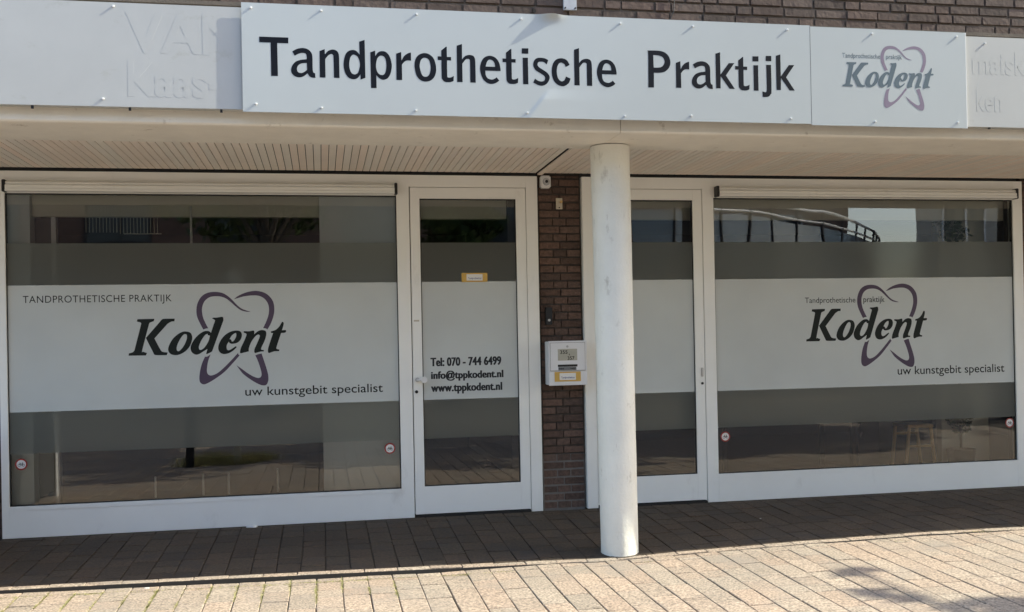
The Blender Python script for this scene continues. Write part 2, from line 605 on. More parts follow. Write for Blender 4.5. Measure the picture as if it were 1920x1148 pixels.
for i, (x, y, s, lb) in enumerate(((-1.02, -1.49, .016, 'pale pebble lying on the paver edge left of the column'),
                                   (-0.52, -0.03, .05, 'scrap of white plastic at the foot of the left shop window'),
                                   (3.15, -0.66, .008, 'tiny white chip lying in the shade right of the column'))):
    mb = MB()
    n = 9
    ri = random.Random(i)
    top = [(x + math.cos(6.28 * k / n) * s * ri.uniform(.6, 1.1), y + math.sin(6.28 * k / n) * s * .45 * ri.uniform(.6, 1.1)) for k in range(n)]
    z = ground(x, y)
    b = len(mb.v)
    mb.v += [(p[0], p[1], z - .003) for p in top] + [(x + (p[0] - x) * .8, y + (p[1] - y) * .8, z + s * .25) for p in top]
    for k in range(n):
        mb.f.append((k, (k + 1) % n, n + (k + 1) % n, n + k))
    mb.f.append(tuple(n + k for k in range(n)))
    tag(mb.build('pebble' if i != 1 else 'plastic_scrap', 'paper'), lb, 'litter')

# ------------------------------------------------------------------ shop fronts
GY = 0.02          # plane of the glass
FY = 0.0185        # film on the glass
LY = 0.0182        # lettering on the film
TOPZ = 2.59
B_T, B_W1, B_W0, B_B = 2.078, 1.780, 0.884, 0.591   # film band heights

SIGN_GLYPHS = parse("""T:-3130,30610c -1530,30610c -1540,30280c -2150,30280c -2140,28420c -2510,28420c -2510,30290c -3130,30290c
a:-1330,29840c -1060,29990 -750,30050 -460,29980 -280,29800 -220,29570 -220,28970 -190,28700 -90,28640c -70,28380c -260,28390 -400,28460 -510,28620c -720,28450 -970,28380 -1210,28440 -1380,28610 -1410,28810 -1350,29030 -1170,29250 -890,29370 -540,29420c -540,29590 -590,29730 -760,29770 -970,29720 -1200,29600c|-540,29210c -800,29180 -1000,29070 -1090,28880 -1040,28690 -870,28630 -700,28690 -530,28820c
n:180,29910c 470,30030c 480,29730c 660,29930 930,30020 1150,29940 1250,29770 1270,29520c 1270,28410c 960,28410c 950,29540 920,29710 820,29760 660,29670 490,29460c 490,28410c 170,28410c
d:2410,30520c 2720,30630c 2730,28460c 2450,28350c 2450,28650c 2280,28430 2040,28360 1780,28450 1580,28740 1510,29180 1580,29630 1740,29920 2010,30030 2240,29980 2420,29780c|2110,29760 2300,29660 2400,29430 2430,29180 2360,28860 2270,28700 2110,28640 1950,28720 1850,28970 1830,29250 1890,29570 1990,29720
p:3030,29930c 3310,30040c 3310,29720c 3470,29940 3690,30020 3940,29960 4140,29690 4240,29230 4170,28780 4010,28490 3770,28380 3530,28450 3350,28620c 3350,27890c 3040,27890c|3650,29760 3810,29700 3900,29510 3930,29220 3890,28900 3810,28710 3680,28650 3510,28700 3380,28890 3340,29210 3400,29530 3510,29700
r:4500,29900c 4790,30010c 4800,29510c 4950,29770 5150,29930 5350,30000c 5350,29520c 5140,29530 4980,29460 4820,29280c 4820,28390c 4490,28390c
o:6130,29990 6430,29910 6670,29660 6790,29180 6730,28730 6500,28440 6170,28340 5860,28430 5640,28700 5540,29210 5610,29630 5820,29890|6140,29720 6330,29650 6440,29430 6470,29110 6410,28820 6310,28670 6160,28620 6000,28680 5900,28900 5840,29220 5890,29510 5990,29660
t:7100,30170c 7380,30400c 7430,30400c 7430,29810c 7670,29810c 7670,29600c 7430,29610c 7430,28730 7460,28630 7550,28610 7670,28640 7810,28710c 7790,28420c 7650,28360 7470,28340 7260,28370 7130,28510 7100,28690 7100,29610c 6890,29610c 6890,29830c 7100,29820c
h:8010,30480c 8320,30590c 8310,29700c 8490,29890 8750,29970 8980,29910 9070,29750 9090,29530c 9090,28360c 8770,28360c 8770,29520 8750,29690 8650,29730 8520,29690 8320,29440c 8320,28370c 8000,28370c
e:9670,29080c 9690,28830 9800,28640 10030,28570 10200,28620 10330,28710c 10490,28520c 10290,28380 10030,28310 9770,28370 9510,28600 9360,29080 9410,29500 9600,29830 9930,29960 10260,29870 10480,29600 10570,29250 10570,29080c|9690,29320c 9760,29560 9860,29700 9990,29730 10140,29660 10230,29500 10250,29320c
i:11910,29910c 12220,29920c 12220,28350c 11910,28350c|11860,30460c 12260,30470c 12250,30150c 11860,30150c
s:13440,29820c 13350,29550c 13170,29690 12990,29710 12850,29680 12790,29540 12860,29400 13100,29240 13360,29070 13510,28840 13450,28580 13280,28380 13040,28290 12780,28330 12510,28470c 12630,28700c 12810,28580 13020,28540 13180,28600 13230,28750 13170,28880 12960,29020 12690,29180 12560,29370 12530,29570 12620,29800 12790,29920 13010,29940 13240,29910
c:14740,29570c 14490,29440c 14430,29590 14250,29690 14080,29620 13970,29380 13950,29090 14010,28790 14130,28630 14260,28580 14410,28670 14500,28880c 14780,28760c 14680,28510 14490,28350 14260,28290 13950,28400 13720,28680 13640,29110 13710,29570 13920,29860 14250,29950 14560,29850
P:19560,30590c 20270,30600 20650,30510 20910,30280 21010,29930 20920,29600 20660,29350 20340,29270 19950,29260c 19940,28370c 19580,28360c 19610,30300|19930,30330c 20260,30310 20520,30210 20640,29970 20570,29750 20370,29600 19950,29570c
k:23900,30540c 24200,30640c 24200,29270c 24750,29990c 25110,30000c 24550,29230c 25110,28420c 24770,28420c 24210,29170c 24190,28430c 23900,28430c
j:27190,29960c 27510,29970c 27510,28360 27450,28160 27330,28020 27090,27970 26910,27990c 26920,28320c 27100,28270 27170,28320 27200,28500|27170,30510c 27540,30520c 27540,30190c 27170,30200c""")
LOGO_GLYPHS = parse("""K1:660,2610c 1820,2620c 1770,2440c 1530,2360 1450,2260c 950,380 1000,260 1270,160c 1190,-20c 0,-10c 30,160c 280,230 410,360c 850,2060 900,2290 840,2370 600,2440c
K2:3230,2610c 3200,2410c 2980,2390 2720,2240c 1800,1200c 2170,440 2330,230 2700,160c 2630,-30c 1870,-10 1730,110c 1240,1180 1240,1280 1290,1340c 2200,2400c 2330,2550 2500,2610
o:4030,1660 4290,1570 4410,1350 4410,1050 4240,580 3910,210 3520,0 3190,-40 2900,50 2740,310 2790,640 3020,1080 3380,1440 3740,1640|3960,1470 4050,1390 4040,1120 3880,720 3650,390 3460,240 3340,310 3330,530 3430,830 3630,1200 3820,1430
d:5840,2580c 5930,2640 6160,2640 6550,2700c 6630,2620 6640,2430c 5800,170c 5620,70 5410,-20c 5390,50 5480,370c 5130,150 4900,10 4670,-40 4450,70 4320,270 4310,580 4500,980 4800,1350 5160,1610 5420,1680 5620,1650 5740,1530c 6050,2430c 5990,2490|5500,1470c 5530,1370 5660,1330c 5570,960 5340,560 5140,360 4970,300 4880,400 4900,630 5080,1030 5320,1370
e:7550,460c 7300,210 7000,30 6670,-40 6410,40 6260,260 6250,570 6420,970 6720,1340 7120,1590 7520,1670 7820,1600 7930,1350 7840,1020 7600,780 7270,700 7080,740 6980,860c 6840,590 6840,350 6920,240 7070,260 7270,380 7480,520c|7450,1480 7530,1430 7500,1190 7340,920 7210,860c 7150,1010 7050,1050c 7220,1320
n:8050,1560c 8110,1610 8450,1600 8710,1650 8790,1630 8820,1540 8810,1370c 9040,1570 9310,1670 9580,1630 9670,1490 9650,1220 9530,850 9300,370 9310,230 9480,200c 9470,90c 9220,80 8850,-20c 8790,70 8820,310 8990,680 9190,1160 9180,1300 9070,1340 8870,1200 8600,830 8420,390 8400,120c 8090,50 7820,-20c 7770,100 7860,430 8070,870 8240,1280 8240,1420 8080,1490c
t:9990,1520c 10040,1570 10350,1670 10620,1920 10790,2210 10870,2250 10940,2160 10900,1920 10800,1630c 11050,1640 11110,1570 11030,1450 10740,1430c 10430,520 10390,280 10590,210c 10580,90c 10220,80 9850,-40c 9770,50 9790,330 9930,770 10160,1440c 10040,1440
h1:5210,1780c 4980,2250 4790,2730 4750,3210 4840,3710 5110,4180 5530,4450 6060,4520 6580,4440 6970,4210 7300,3900 7620,3540 7980,3250 8590,3030c 8270,3040 7880,3160 7520,3440 7160,3780 6840,4030 6480,4170 6090,4200 5690,4130 5360,3880 5180,3500 5140,3130 5210,2660 5370,2250 5560,1860c 5390,1850
h2:7400,3970c 7730,4220 8230,4440 8730,4550 9130,4550 9590,4420 9960,4140 10220,3710 10280,3160 10200,2650 9990,2100 9750,1700c 9650,1780 9450,1810c 9690,2310 9870,2860 9890,3340 9780,3720 9520,4030 9160,4200 8730,4230 8130,4170 7700,4050
h3:5290,-200c 5460,-190 5690,-40c 5510,-530 5420,-1040 5430,-1380 5560,-1550 5790,-1570 6190,-1390 6650,-1000 7150,-500 7630,20c 7660,-90 7740,-160c 7250,-710 6650,-1340 5980,-1830 5420,-2150 5130,-2210 4930,-2070 4870,-1800 4910,-1360 5050,-760
h4:7510,-880c 7900,-1170 8290,-1480 8690,-1730 9020,-1850 9220,-1780 9280,-1540 9200,-1130 9040,-610 8860,-180c 9080,-100 9310,-50c 9440,-480 9630,-1110 9750,-1620 9760,-2030 9640,-2340 9440,-2410 9140,-2340 8620,-2040 8030,-1580 7740,-1230""")
LOGO_SHAPES = {k: fill(v) for k, v in LOGO_GLYPHS.items()}

def logo(parent, A, y, inkm, toothm):
    """A = 2x3 affine from logo space to the wall plane"""
    def tr(sh):
        v, f = sh
        return [(A[0][0] * p[0] + A[0][1] * p[1] + A[0][2], A[1][0] * p[0] + A[1][1] * p[1] + A[1][2]) for p in v], f
    flat_mesh('tooth_emblem', [tr(LOGO_SHAPES[k]) for k in ('h1', 'h2', 'h3', 'h4')], y, toothm, parent)
    flat_mesh('name_lettering', [tr(LOGO_SHAPES[k]) for k in ('K1', 'K2', 'o', 'd', 'e', 'n', 't')], y - .0003, inkm, parent)

def bicycle_sticker(parent, cx, cz, R=0.041):
    y = GY - 0.0012
    st = flat_mesh('sticker', [disc(cx, cz, R * .78)], y, 'paper', parent)
    flat_mesh('red_ring', [ring(cx, cz, R * .76, R)], y - .0003, 'red', st)
    k = R / 0.041
    sh = [ring(cx - .013 * k, cz - .006 * k, .0075 * k, .0098 * k, 20), ring(cx + .014 * k, cz - .006 * k, .0075 * k, .0098 * k, 20)]
    for a in ((-.013, -.006, -.007, .010), (.014, -.006, .008, .011), (-.009, .004, .009, .004), (-.009, .004, 0, -.006),
              (0, -.006, .009, .004), (.014, -.006, 0, -.006), (-.011, .010, -.004, .011), (.004, .011, .012, .011)):
        sh.append(bar2(cx + a[0] * k, cz + a[1] * k, cx + a[2] * k, cz + a[3] * k, .0030 * k))
    flat_mesh('bicycle_pictogram', sh, y - .0006, 'inkw', st)

def films(parent, x0, x1, clip=None):
    flat_mesh('upper_grey_film', [rect2(x0, x1, B_W1 + .0015, B_T)], FY, 'filmg', parent)
    flat_mesh('white_film', [rect2(x0, x1, B_W0, B_W1)], FY, 'filmw', parent)
    flat_mesh('lower_grey_film', [rect2(x0, x1, B_B, B_W0 - .0015)], FY, 'filmg', parent)

def glazing(parent, x0, x1, z0, z1):
    flat_mesh('glass_pane', [rect2(x0 + .002, x1 - .002, z0 + .002, z1 - .002)], GY, 'glass', parent)
    g = 0.007
    mb = MB()
    frame_ring(mb, x0, x1, z0, z1, g, g, g, g, GY - .006, GY + .02)
    mb.build('gasket', 'gasket', parent)

def shade_box(parent, x0, x1):
    z0, z1 = 2.437, 2.515
    prof = [(-.0005, z1), (-.045, z1 - .004), (-.058, z1 - .014), (-.060, z1 - .022), (-.052, z1 - .027), (-.070, z1 - .036),
            (-.072, z0 + .022), (-.066, z0 + .019), (-.066, z0 + .016), (-.074, z0 + .015), (-.074, z0 + .001), (-.0005, z0)]
    b = MB().prism_x(prof, x0 + .022, x1 - .022).build('shade_box', 'frame', parent)
    for a, c in ((x0, x0 + .0215), (x1 - .0215, x1)):
        MB().box(a, c, -.068, -.0005, z0 - .004, z1 + .004).build('end_cap', 'black', b, bevel=.004)
    return b

def shop_window(name_label, x0, x1, gx0, gx1, loc):
    t = thing('shop_window', name_label, 'shop window', loc)
    mb = MB()
    frame_ring(mb, x0, x1, 0.0, TOPZ, gx0 - x0, x1 - gx1, 0.222, TOPZ - 2.433, 0.0, 0.07)
    mb.build('window_frame', 'frame', t, bevel=.0018)
    MB().box(gx0 - .0, gx1 + .0, -.004, -.0004, .192, .2215).build('glazing_bead', 'frame', t, bevel=.001)
    glazing(t, gx0, gx1, .2225, 2.4325)
    films(t, gx0 + .004, gx1 - .004)
    return t

LEFT = shop_window('left shop window with large logo and slogan on its white film, beside the glass door', -2.226, 0.668, -2.176, 0.572, (-0.8, 0, 0))
shade_box(LEFT, -2.174, 0.578)
logo(LEFT, ((1, 0, -1.367), (0, 1, 1.269)), LY, 'inkw', 'mauvew')
text_mesh('heading_lettering', 'TANDPROTHETISCHE PRAKTIJK', -2.070, -1.063, 1.656, 1.706, LY, 'inkw', LEFT, space=1.08)
text_mesh('slogan_lettering', 'uw kunstgebit specialist', -0.558, 0.447, 0.956, 1.019, LY, 'inkw', LEFT, bold=.006)
bicycle_sticker(LEFT, -2.099, 0.517)
bicycle_sticker(LEFT, 0.491, 0.528)

RIGHT = shop_window('right shop window beyond the round column, small praktijk line above its logo', 3.006, 5.88, 3.101, 5.790, (4.4, 0, 0))
shade_box(RIGHT, 3.106, 5.80)
logo(RIGHT, ((0.9863, -0.0269, 3.8846), (0.0092, 0.9974, 1.2672)), LY, 'inkw', 'mauvew')
text_mesh('small_lettering', 'Tandprothetische', 3.881, 4.329, 1.580, 1.624, LY, 'inkw', RIGHT)
text_mesh('small_lettering', 'praktijk', 4.400, 4.592, 1.580, 1.628, LY - .0006, 'inkw', RIGHT)
text_mesh('slogan_lettering', 'uw kunstgebit specialist', 4.697, 5.691, 0.975, 1.042, LY, 'inkw', RIGHT, bold=.006)
bicycle_sticker(RIGHT, 3.170, 0.517)
bicycle_sticker(RIGHT, 5.731, 0.539)

def door(label, fx0, fx1, lx0, lx1, gx0, gx1, loc, left_jamb, right_jamb):
    t = thing('glass_door', label, 'door', loc)
    mb = MB()
    if left_jamb: mb.box(fx0, lx0 - .003, 0, .07, 0, TOPZ)
    if right_jamb: mb.box(lx1 + .003, fx1, 0, .07, 0, TOPZ)
    a = lx0 - .003 if left_jamb else fx0
    b = lx1 + .003 if right_jamb else fx1
    mb.box(a, b, 0, .07, 2.499, TOPZ)
    mb.build('door_frame', 'frame', t, bevel=.0018)
    mb = MB()
    frame_ring(mb, lx0, lx1, .022, 2.496, gx0 - lx0, lx1 - gx1, .208, 2.496 - 2.412, .002, .062)
    leaf = mb.build('door_leaf', 'frame', t, bevel=.0018)
    glazing(t, gx0, gx1, .230, 2.412)
    films(t, gx0 + .006, gx1 - .006)
    MB().box(lx0, lx1, -.006, .07, -.01, .014).build('threshold', 'void', t)
    MB().box(lx0 - .0028, lx1 + .0028, .0635, .068, .02, 2.498).build('door_rebate', 'void', t)
    # a ring of dark behind the film of shadow gap only; the glass area stays open
    bpy.data.objects.remove(t.children[-1]) if False else None
    return t, leaf

D1, leaf1 = door('left glass door with phone number, mail address and web address on white film', 0.668, 1.660, 0.675, 1.566, 0.747, 1.489, (1.12, 0, 0), False, True)
D2, leaf2 = door('right glass door half hidden behind the round column, no lettering on it', 2.016, 3.006, 2.105, 3.002, 2.185, 2.925, (2.55, 0, 0), True, False)
for D in (D1, D2):
    for c in list(D.children):
        if c.name.startswith('door_rebate'):
            bpy.data.objects.remove(c)
for k in (-1, 0, 1):
    text_mesh('contact_lettering', 'Tel: 070 - 744 6499', .809 + .003 + k * .0028, 1.356 - .003 + k * .0028, 1.140, 1.204, LY - .0002 * (k + 1), 'inkg', D1, bold=.018, space=1.06)
for k in (-1, 0, 1):
    text_mesh('contact_lettering', 'info@tppkodent.nl', .811 + .003 + k * .0028, 1.371 - .003 + k * .0028, 1.043, 1.102, LY - .0002 * (k + 1), 'inkg', D1, bold=.018, space=1.06)
for k in (-1, 0, 1):
    text_mesh('contact_lettering', 'www.tppkodent.nl', .809 + .003 + k * .0028, 1.360 - .003 + k * .0028, .946, 1.005, LY - .0002 * (k + 1), 'inkg', D1, bold=.018, space=1.06)

def yellow_label(parent, x0, x1, z0, z1, y):
    st = MB().box(x0, x1, y, y + .0012, z0, z1).build('yellow_sticker', 'yellow', parent)
    w_, h_ = x1 - x0, z1 - z0
    MB().box(x0 + w_ * .19, x1 - w_ * .19, y - .0008, y - .0001, z0 + h_ * .16, z1 - h_ * .14).build('white_label', 'paper', st)
    text_mesh('label_lettering', 'Tandprotheticus', x0 + w_ * .25, x1 - w_ * .24, z0 + h_ * .32, z0 + h_ * .52, y - .0012, 'blue', st, bold=.01)
    return st
yellow_label(D1, 1.060, 1.260, 1.776, 1.846, GY - .004)
# knob, rosette and keyhole on the left door
MB().tube((.706, .001, 1.04), (.706, -.012, 1.04), .017, n=20).build('knob_rosette', 'steel', leaf1, smooth=False)
kb = MB()
kb.tube((.706, -.012, 1.04), (.706, -.045, 1.04), .009)
kb.tube((.700, -.045, 1.04), (.752, -.047, 1.04), .009)
kb.tube((.752, -.034, 1.04), (.752, -.066, 1.04), .024, n=28)
kb.build('door_knob', 'white', leaf1, bevel=.002)
MB().tube((.698, .001, .949), (.698, -.006, .949), .012, n=20).build('keyhole', 'black', leaf1)
MB().box(.688, .728, .0008, .0018, 1.480, 1.492).build('maker_label', 'cream', leaf1)
# recessed pull and keyhole on the right door
MB().box(2.968, 2.988, -.004, .0015, 1.004, 1.076).build('recessed_pull', 'steel', leaf2, bevel=.0035)
MB().tube((2.977, .001, .951), (2.977, -.006, .951), .010, n=20).build('keyhole', 'black', leaf2)

# ------------------------------------------------------------------ brick pillar between the two units
def bricks(mb, x0, x1, yf, depth, z0, z1, pitch, bond, rnd, hj=.0085, vj=.007, rough=.0018):
    z = z0
    row = 0
    while z < z1 - .01:
        h = min(pitch - hj, z1 - z)
        for a, b in bond(row, x0, x1):
            if b - a < .02: continue
            dy = rnd.uniform(-rough, rough)
            mb.box(a + vj / 2 + rnd.uniform(-.001, .001), b - vj / 2 + rnd.uniform(-.001, .001), yf + dy, yf + depth, z + rnd.uniform(-.0008, .0008), z + h + rnd.uniform(-.0008, .0008))
        z += pitch
        row += 1
def pillar_bond(row, x0, x1):
    w_ = x1 - x0
    return [(x0, x0 + w_ / 2), (x0 + w_ / 2, x1)] if row % 2 else [(x0 + i * w_ / 3, x0 + (i + 1) * w_ / 3) for i in range(3)]
PL = thing('brick_pillar', 'dark brown brick pillar between the two shop doors', 'brick pillar', (1.84, 0.05, 0))
mb = MB()
bricks(mb, 1.676, 2.004, .035, .05, .012, 2.60, .0612, pillar_bond, random.Random(2), hj=.012)
mb.build('bricks', 'brickd', PL, bevel=.0022)
MB().box(1.664, 2.012, .049, .16, .4305, 2.62).build('mortar', 'mortard', PL)
MB().box(1.672, 2.006, .0385, .16, -.02, .43).build('fresh_pointing', 'mortarp', PL)

def side_bond(row, x0, x1):
    out = []
    x = x0 - (0.11 if row % 2 else 0)
    while x < x1:
        out.append((max(x, x0), min(x + .22, x1)))
        x += .22
    return out
for lb, x0, x1 in (('plain brown brick wall at the left end of the shop front', -3.6, -2.232),
                   ('plain brown brick wall at the right end of the shop front', 5.888, 15.0)):
    t = thing('side_wall', lb, 'wall', ((x0 + x1) / 2, .1, 0))
    mb = MB()
    bricks(mb, x0, x1, .03, .05, .012, 2.60, .0612, side_bond, random.Random(4))
    mb.build('bricks', 'brickd', t, bevel=.002)
    MB().box(x0, x1, .042, .25, -.02, 2.62).build('mortar', 'mortard', t)

# ------------------------------------------------------------------ things on the pillar
MBX = thing('mailbox', 'white mailbox numbered 355 and 357 on the brick pillar', 'mailbox', (1.85, 0, .97))
mb = MB().box(1.704, 1.998, -.095, .036, .975, 1.308)
mb.build('mailbox_body', 'boxwhite', MBX, bevel=.004)
MB().box(1.700, 2.000, -.120, -.0955, .972, 1.079).build('lower_panel', 'boxwhite', MBX, bevel=.003)
MB().box(1.700, 2.000, -.118, -.0955, 1.0815, 1.312).build('upper_frame', 'boxwhite', MBX, bevel=.003)
MB().box(1.713, 1.984, -.1215, -.1185, 1.086, 1.297).build('mailbox_door', 'boxwhite', MBX, bevel=.0012)
fl = MB()
frame_ring(fl, 1.711, 1.986, 1.084, 1.299, .0018, .0018, .0018, .0018, -.1188, -.1182)
fl.build('door_gap', 'void', MBX)
MB().tube((1.845, -.1212, 1.269), (1.845, -.127, 1.269), .009, n=20).build('mailbox_lock', 'zinc', MBX)
cd = MB().box(1.770, 1.922, -.1228, -.1216, 1.162, 1.250).build('name_card', 'lcd', MBX)
text_mesh('number_lettering', '355', 1.788, 1.846, 1.213, 1.240, -.1232, 'inkw', cd, bold=.012)
text_mesh('ampersand_lettering', '&', 1.856, 1.866, 1.201, 1.214, -.1232, 'inkw', cd)
text_mesh('number_lettering', '357', 1.846, 1.900, 1.166, 1.193, -.1232, 'inkw', cd, bold=.012)
MB().box(1.769, 1.923, -.1230, -.1216, 1.114, 1.131).build('mail_slot', 'black', MBX)
gs = MB().box(1.772, 1.914, -.1226, -.1216, 1.088, 1.112).build('grey_sticker', 'grey', MBX)
text_mesh('sticker_lettering', 'NEE', 1.778, 1.818, 1.094, 1.106, -.1232, 'inkw', gs, bold=.02)
text_mesh('sticker_lettering', 'NEE', 1.868, 1.908, 1.094, 1.106, -.1232, 'inkw', gs, bold=.02)
yellow_label(MBX, 1.742, 1.948, 1.001, 1.076, -.1218)

IC = thing('door_intercom', 'narrow black doorbell above the mailbox on the brick pillar', 'doorbell', (1.737, .03, 1.44))
MB().box(1.709, 1.763, .004, .034, 1.438, 1.574).build('housing', 'black', IC, bevel=.004)
MB().box(1.7135, 1.7585, .001, .0038, 1.4425, 1.5695).build('face_plate', 'pane', IC, bevel=.001)
MB().tube((1.736, .0008, 1.474), (1.736, -.003, 1.474), .010, n=20).build('bell_button', 'zinc', IC)

SC = thing('motion_sensor', 'white square sensor lamp with round grey lens under the soffit', 'sensor', (1.724, .03, 2.49))
MB().box(1.684, 1.764, -.03, .034, 2.496, 2.592).build('housing', 'white', SC, bevel=.009)
MB().tube((1.728, -.0302, 2.544), (1.728, -.040, 2.544), .030, .024, n=28).build('lens', 'zinc', SC)
MB().tube((1.728, -.0402, 2.544), (1.728, -.043, 2.544), .012, .010, n=20).build('lens_centre', 'pane', SC)

WB = thing('wall_plate', 'small cream plate with a rusty screw on the brick pillar', 'wall plate', (1.84, .03, 2.34))
MB().box(1.814, 1.864, .022, .033, 2.338, 2.424).build('plate', 'cream', WB, bevel=.002)
MB().tube((1.852, .0215, 2.394), (1.852, .004, 2.394), .010, n=16).build('plug', 'wood', WB)
MB().tube((1.838, .0215, 2.350), (1.838, .018, 2.350), .005, n=12).build('screw', 'void', WB)

# ------------------------------------------------------------------ column
CL = thing('round_column', 'round white painted column standing at the terrace edge', 'column', (1.876, -1.275, -.08))
V = []; F = []
N = 64
zs = [-.12 + i * (2.578 + .12) / 60 for i in range(61)]
for z in zs:
    h_ = max(0, min(1, z / 2.5))
    for k in range(N):
        t = 2 * math.pi * k / N
        p = Vector((math.cos(t), math.sin(t), z * .8))
        r = .1215 + .0065 * h_ + .0016 * noise.noise(p * 2.2) + .0008 * noise.noise(p * 9)
        V.append((1.888 - .014 * h_ + r * math.cos(t), -1.275 + r * math.sin(t), z))
for i in range(60):
    for k in range(N):
        F.append((i * N + k, i * N + (k + 1) % N, (i + 1) * N + (k + 1) % N, (i + 1) * N + k))
me = bpy.data.meshes.new('shaft')
me.from_pydata(V, [], F)
me.materials.append(M['column'])
me.polygons.foreach_set('use_smooth', [True] * len(me.polygons))
o = bpy.data.objects.new('shaft', me)
COL.objects.link(o)
put(o, CL)

V = []; F = []
rr_ = random.Random(3)
for k in range(40):
    t = 2 * math.pi * k / 40
    a, b = .118, .126 + rr_.uniform(0, .010)
    for q in (a, b):
        x, y = 1.888 + q * math.cos(t), -1.275 + q * math.sin(t)
        V.append((x, y, ground(x, y) + (.006 if q == a else -.002)))
for k in range(40):
    F.append((2 * k, 2 * k + 1, (2 * k + 3) % 80, (2 * k + 2) % 80))
me = bpy.data.meshes.new('foot_joint')
me.from_pydata(V, [], F)
me.materials.append(M['joint'])
o = bpy.data.objects.new('foot_joint', me)
COL.objects.link(o)
put(o, CL)

WS = thing('wing_screen', 'dark screen with white end post mirrored at the left edge of the left window', 'screen', (-2.5, -1.3, 0))
MB().box(-2.53, -2.50, -2.53, -.12, -.02, .80).build('screen_panel', 'roomd', WS)
MB().box(-2.56, -2.48, -2.61, -2.5305, -.13, .86).build('end_post', 'white', WS, bevel=.004)

# ------------------------------------------------------------------ canopy: soffit, beam, fascia
CN = thing('canopy', 'beige canopy of slatted soffit and painted beam over the shop fronts', 'canopy', (1.8, -.9, 2.6))
mb = MB()
x = -3.5
while x < 15.0:
    if not (1.655 < x + .0255 < 1.71):
        mb.box(x + .0022, x + .0488, -1.168, -.012, 2.612, 2.622)
    x += .051
mb.build('soffit_slats', 'soffit', CN, bevel=.0014)
MB().box(-3.5, 15.0, -1.18, .16, 2.626, 2.70).build('soffit_void', 'void', CN)
MB().box(1.664, 1.700, -1.166, -.004, 2.598, 2.6115).build('soffit_trim', 'soffit', CN, bevel=.001)
for a, b in ((-3.5, 1.808), (1.812, 15.0)):
    bm_ = MB().prism_x([(-1.176, 2.585), (-1.70, 2.580), (-1.722, 2.583), (-1.732, 2.592), (-1.732, 2.80), (-1.176, 2.80)], a, b).build('beam', 'beam', CN)
MB().box(-3.5, 15.0, -1.70, .2, 2.8005, 3.2).build('canopy_core', 'void', CN)

def board(label, x0, x1, z0, z1, yf, yb, m='board'):
    t = thing('fascia_board', label, 'fascia board', ((x0 + x1) / 2, yb, z0))
    MB().box(x0, x1, yf, yb, z0, z1).build('panel', m, t, bevel=.0015)
    return t
BY = -1.812
BL = board('blank white fascia board on the left with faint raised letters VAN Kaas-', -3.5, -.10, 2.653, 3.226, BY, BY + .05)
BR = board('blank white fascia board at the right end with faint raised letters', 3.9, 15.0, 2.645, 3.228, BY, BY + .05)
MB().box(-3.45, 14.95, BY + .0505, -1.7325, 2.70, 3.19).build('backing_battens', 'void', BL)
text_mesh('raised_letters', 'VAN', -1.026, -.42, 2.960, 3.177, BY - .00004, 'board', BL, extrude=.0005, bold=.02)
text_mesh('raised_letters', 'Kaas-', -1.019, -.525, 2.718, 2.908, BY - .00004, 'board', BL, extrude=.0005, bold=.02)
text_mesh('raised_letters', 'maiski', 4.146, 4.56, 2.991, 3.136, BY - .00004, 'board', BR, extrude=.0005, bold=.02)
text_mesh('raised_letters', 'ken', 4.171, 4.356, 2.750, 2.890, BY - .00004, 'board', BR, extrude=.0005, bold=.02)

SYF = -1.830
def screw(parent, x, z, y, k=0):
    MB().tube((x, y + .001, z), (x, y - .0085, z), .0070, .0056, n=14).build('screw', 'white', parent)

def bump(x, z):
    """the panel buckles outward along the lap joint"""
    b = 0.0
    b += .040 * math.exp(-((x - 1.37) / .055) ** 2 - ((z - 3.268) / .036) ** 2)
    if z < 2.84:
        d_ = x - (1.21 + (z - 2.64) * .80)
        fade = max(0.0, min(1.0, (2.81 - z) / .06))
        b += .0060 * fade * (1 / (1 + math.exp(-max(-30, min(30, d_ / .006))))) * math.exp(-max(d_, 0) / .14)
    b += .0010 * noise.noise(Vector((x * 1.2, z * 1.4, 0))) * max(0.0, min(1.0, (2.9 - x) * 4))
    return b
def sign_panel(label, x0, x1, z0, z1, nx, nz, loc):
    t = thing('fascia_sign', label, 'sign', loc)
    V = []; F = []
    for i in range(nx + 1):
        for j in range(nz + 1):
            x = x0 + (x1 - x0) * i / nx
            z = z0 + (z1 - z0) * j / nz
            V.append((x, SYF - bump(x, z), z))
    for i in range(nx):
        for j in range(nz):
            a = i * (nz + 1) + j
            F.append((a, a + nz + 1, a + nz + 2, a + 1))
    # returned edges
    n0 = len(V)
    rim = [(i, 0) for i in range(nx + 1)] + [(nx, j) for j in range(1, nz + 1)] + [(i, nz) for i in range(nx - 1, -1, -1)] + [(0, j) for j in range(nz - 1, 0, -1)]
    for i, j in rim:
        v = V[i * (nz + 1) + j]
        V.append((v[0], SYF + .0035, v[2]))
    n1 = len(V)
    V += [V[i * (nz + 1) + j] for i, j in rim]
    for k in range(len(rim)):
        k2 = (k + 1) % len(rim)
        F.append((n1 + k, n0 + k, n0 + k2, n1 + k2))
    me = bpy.data.meshes.new('panel')
    me.from_pydata(V, [], F)
    me.materials.append(M['sign'])
    for p in me.polygons[:nx * nz]: p.use_smooth = True
    o = bpy.data.objects.new('panel', me)
    COL.objects.link(o)
    put(o, t)
    return t
SG = sign_panel('long white sign panel with big black letters Tandprothetische Praktijk', -.408, 3.0130, 2.638, 3.250, 460, 90, (1.3, SYF, 2.64))
SL = sign_panel('square white sign panel with the small tooth logo, right of the long one', 3.0152, 4.086, 2.631, 3.244, 40, 30, (3.55, SYF, 2.64))
MB().box(3.0131, 3.0151, SYF - .0003, SYF + .004, 2.640, 3.243).build('seam', 'void', SL)
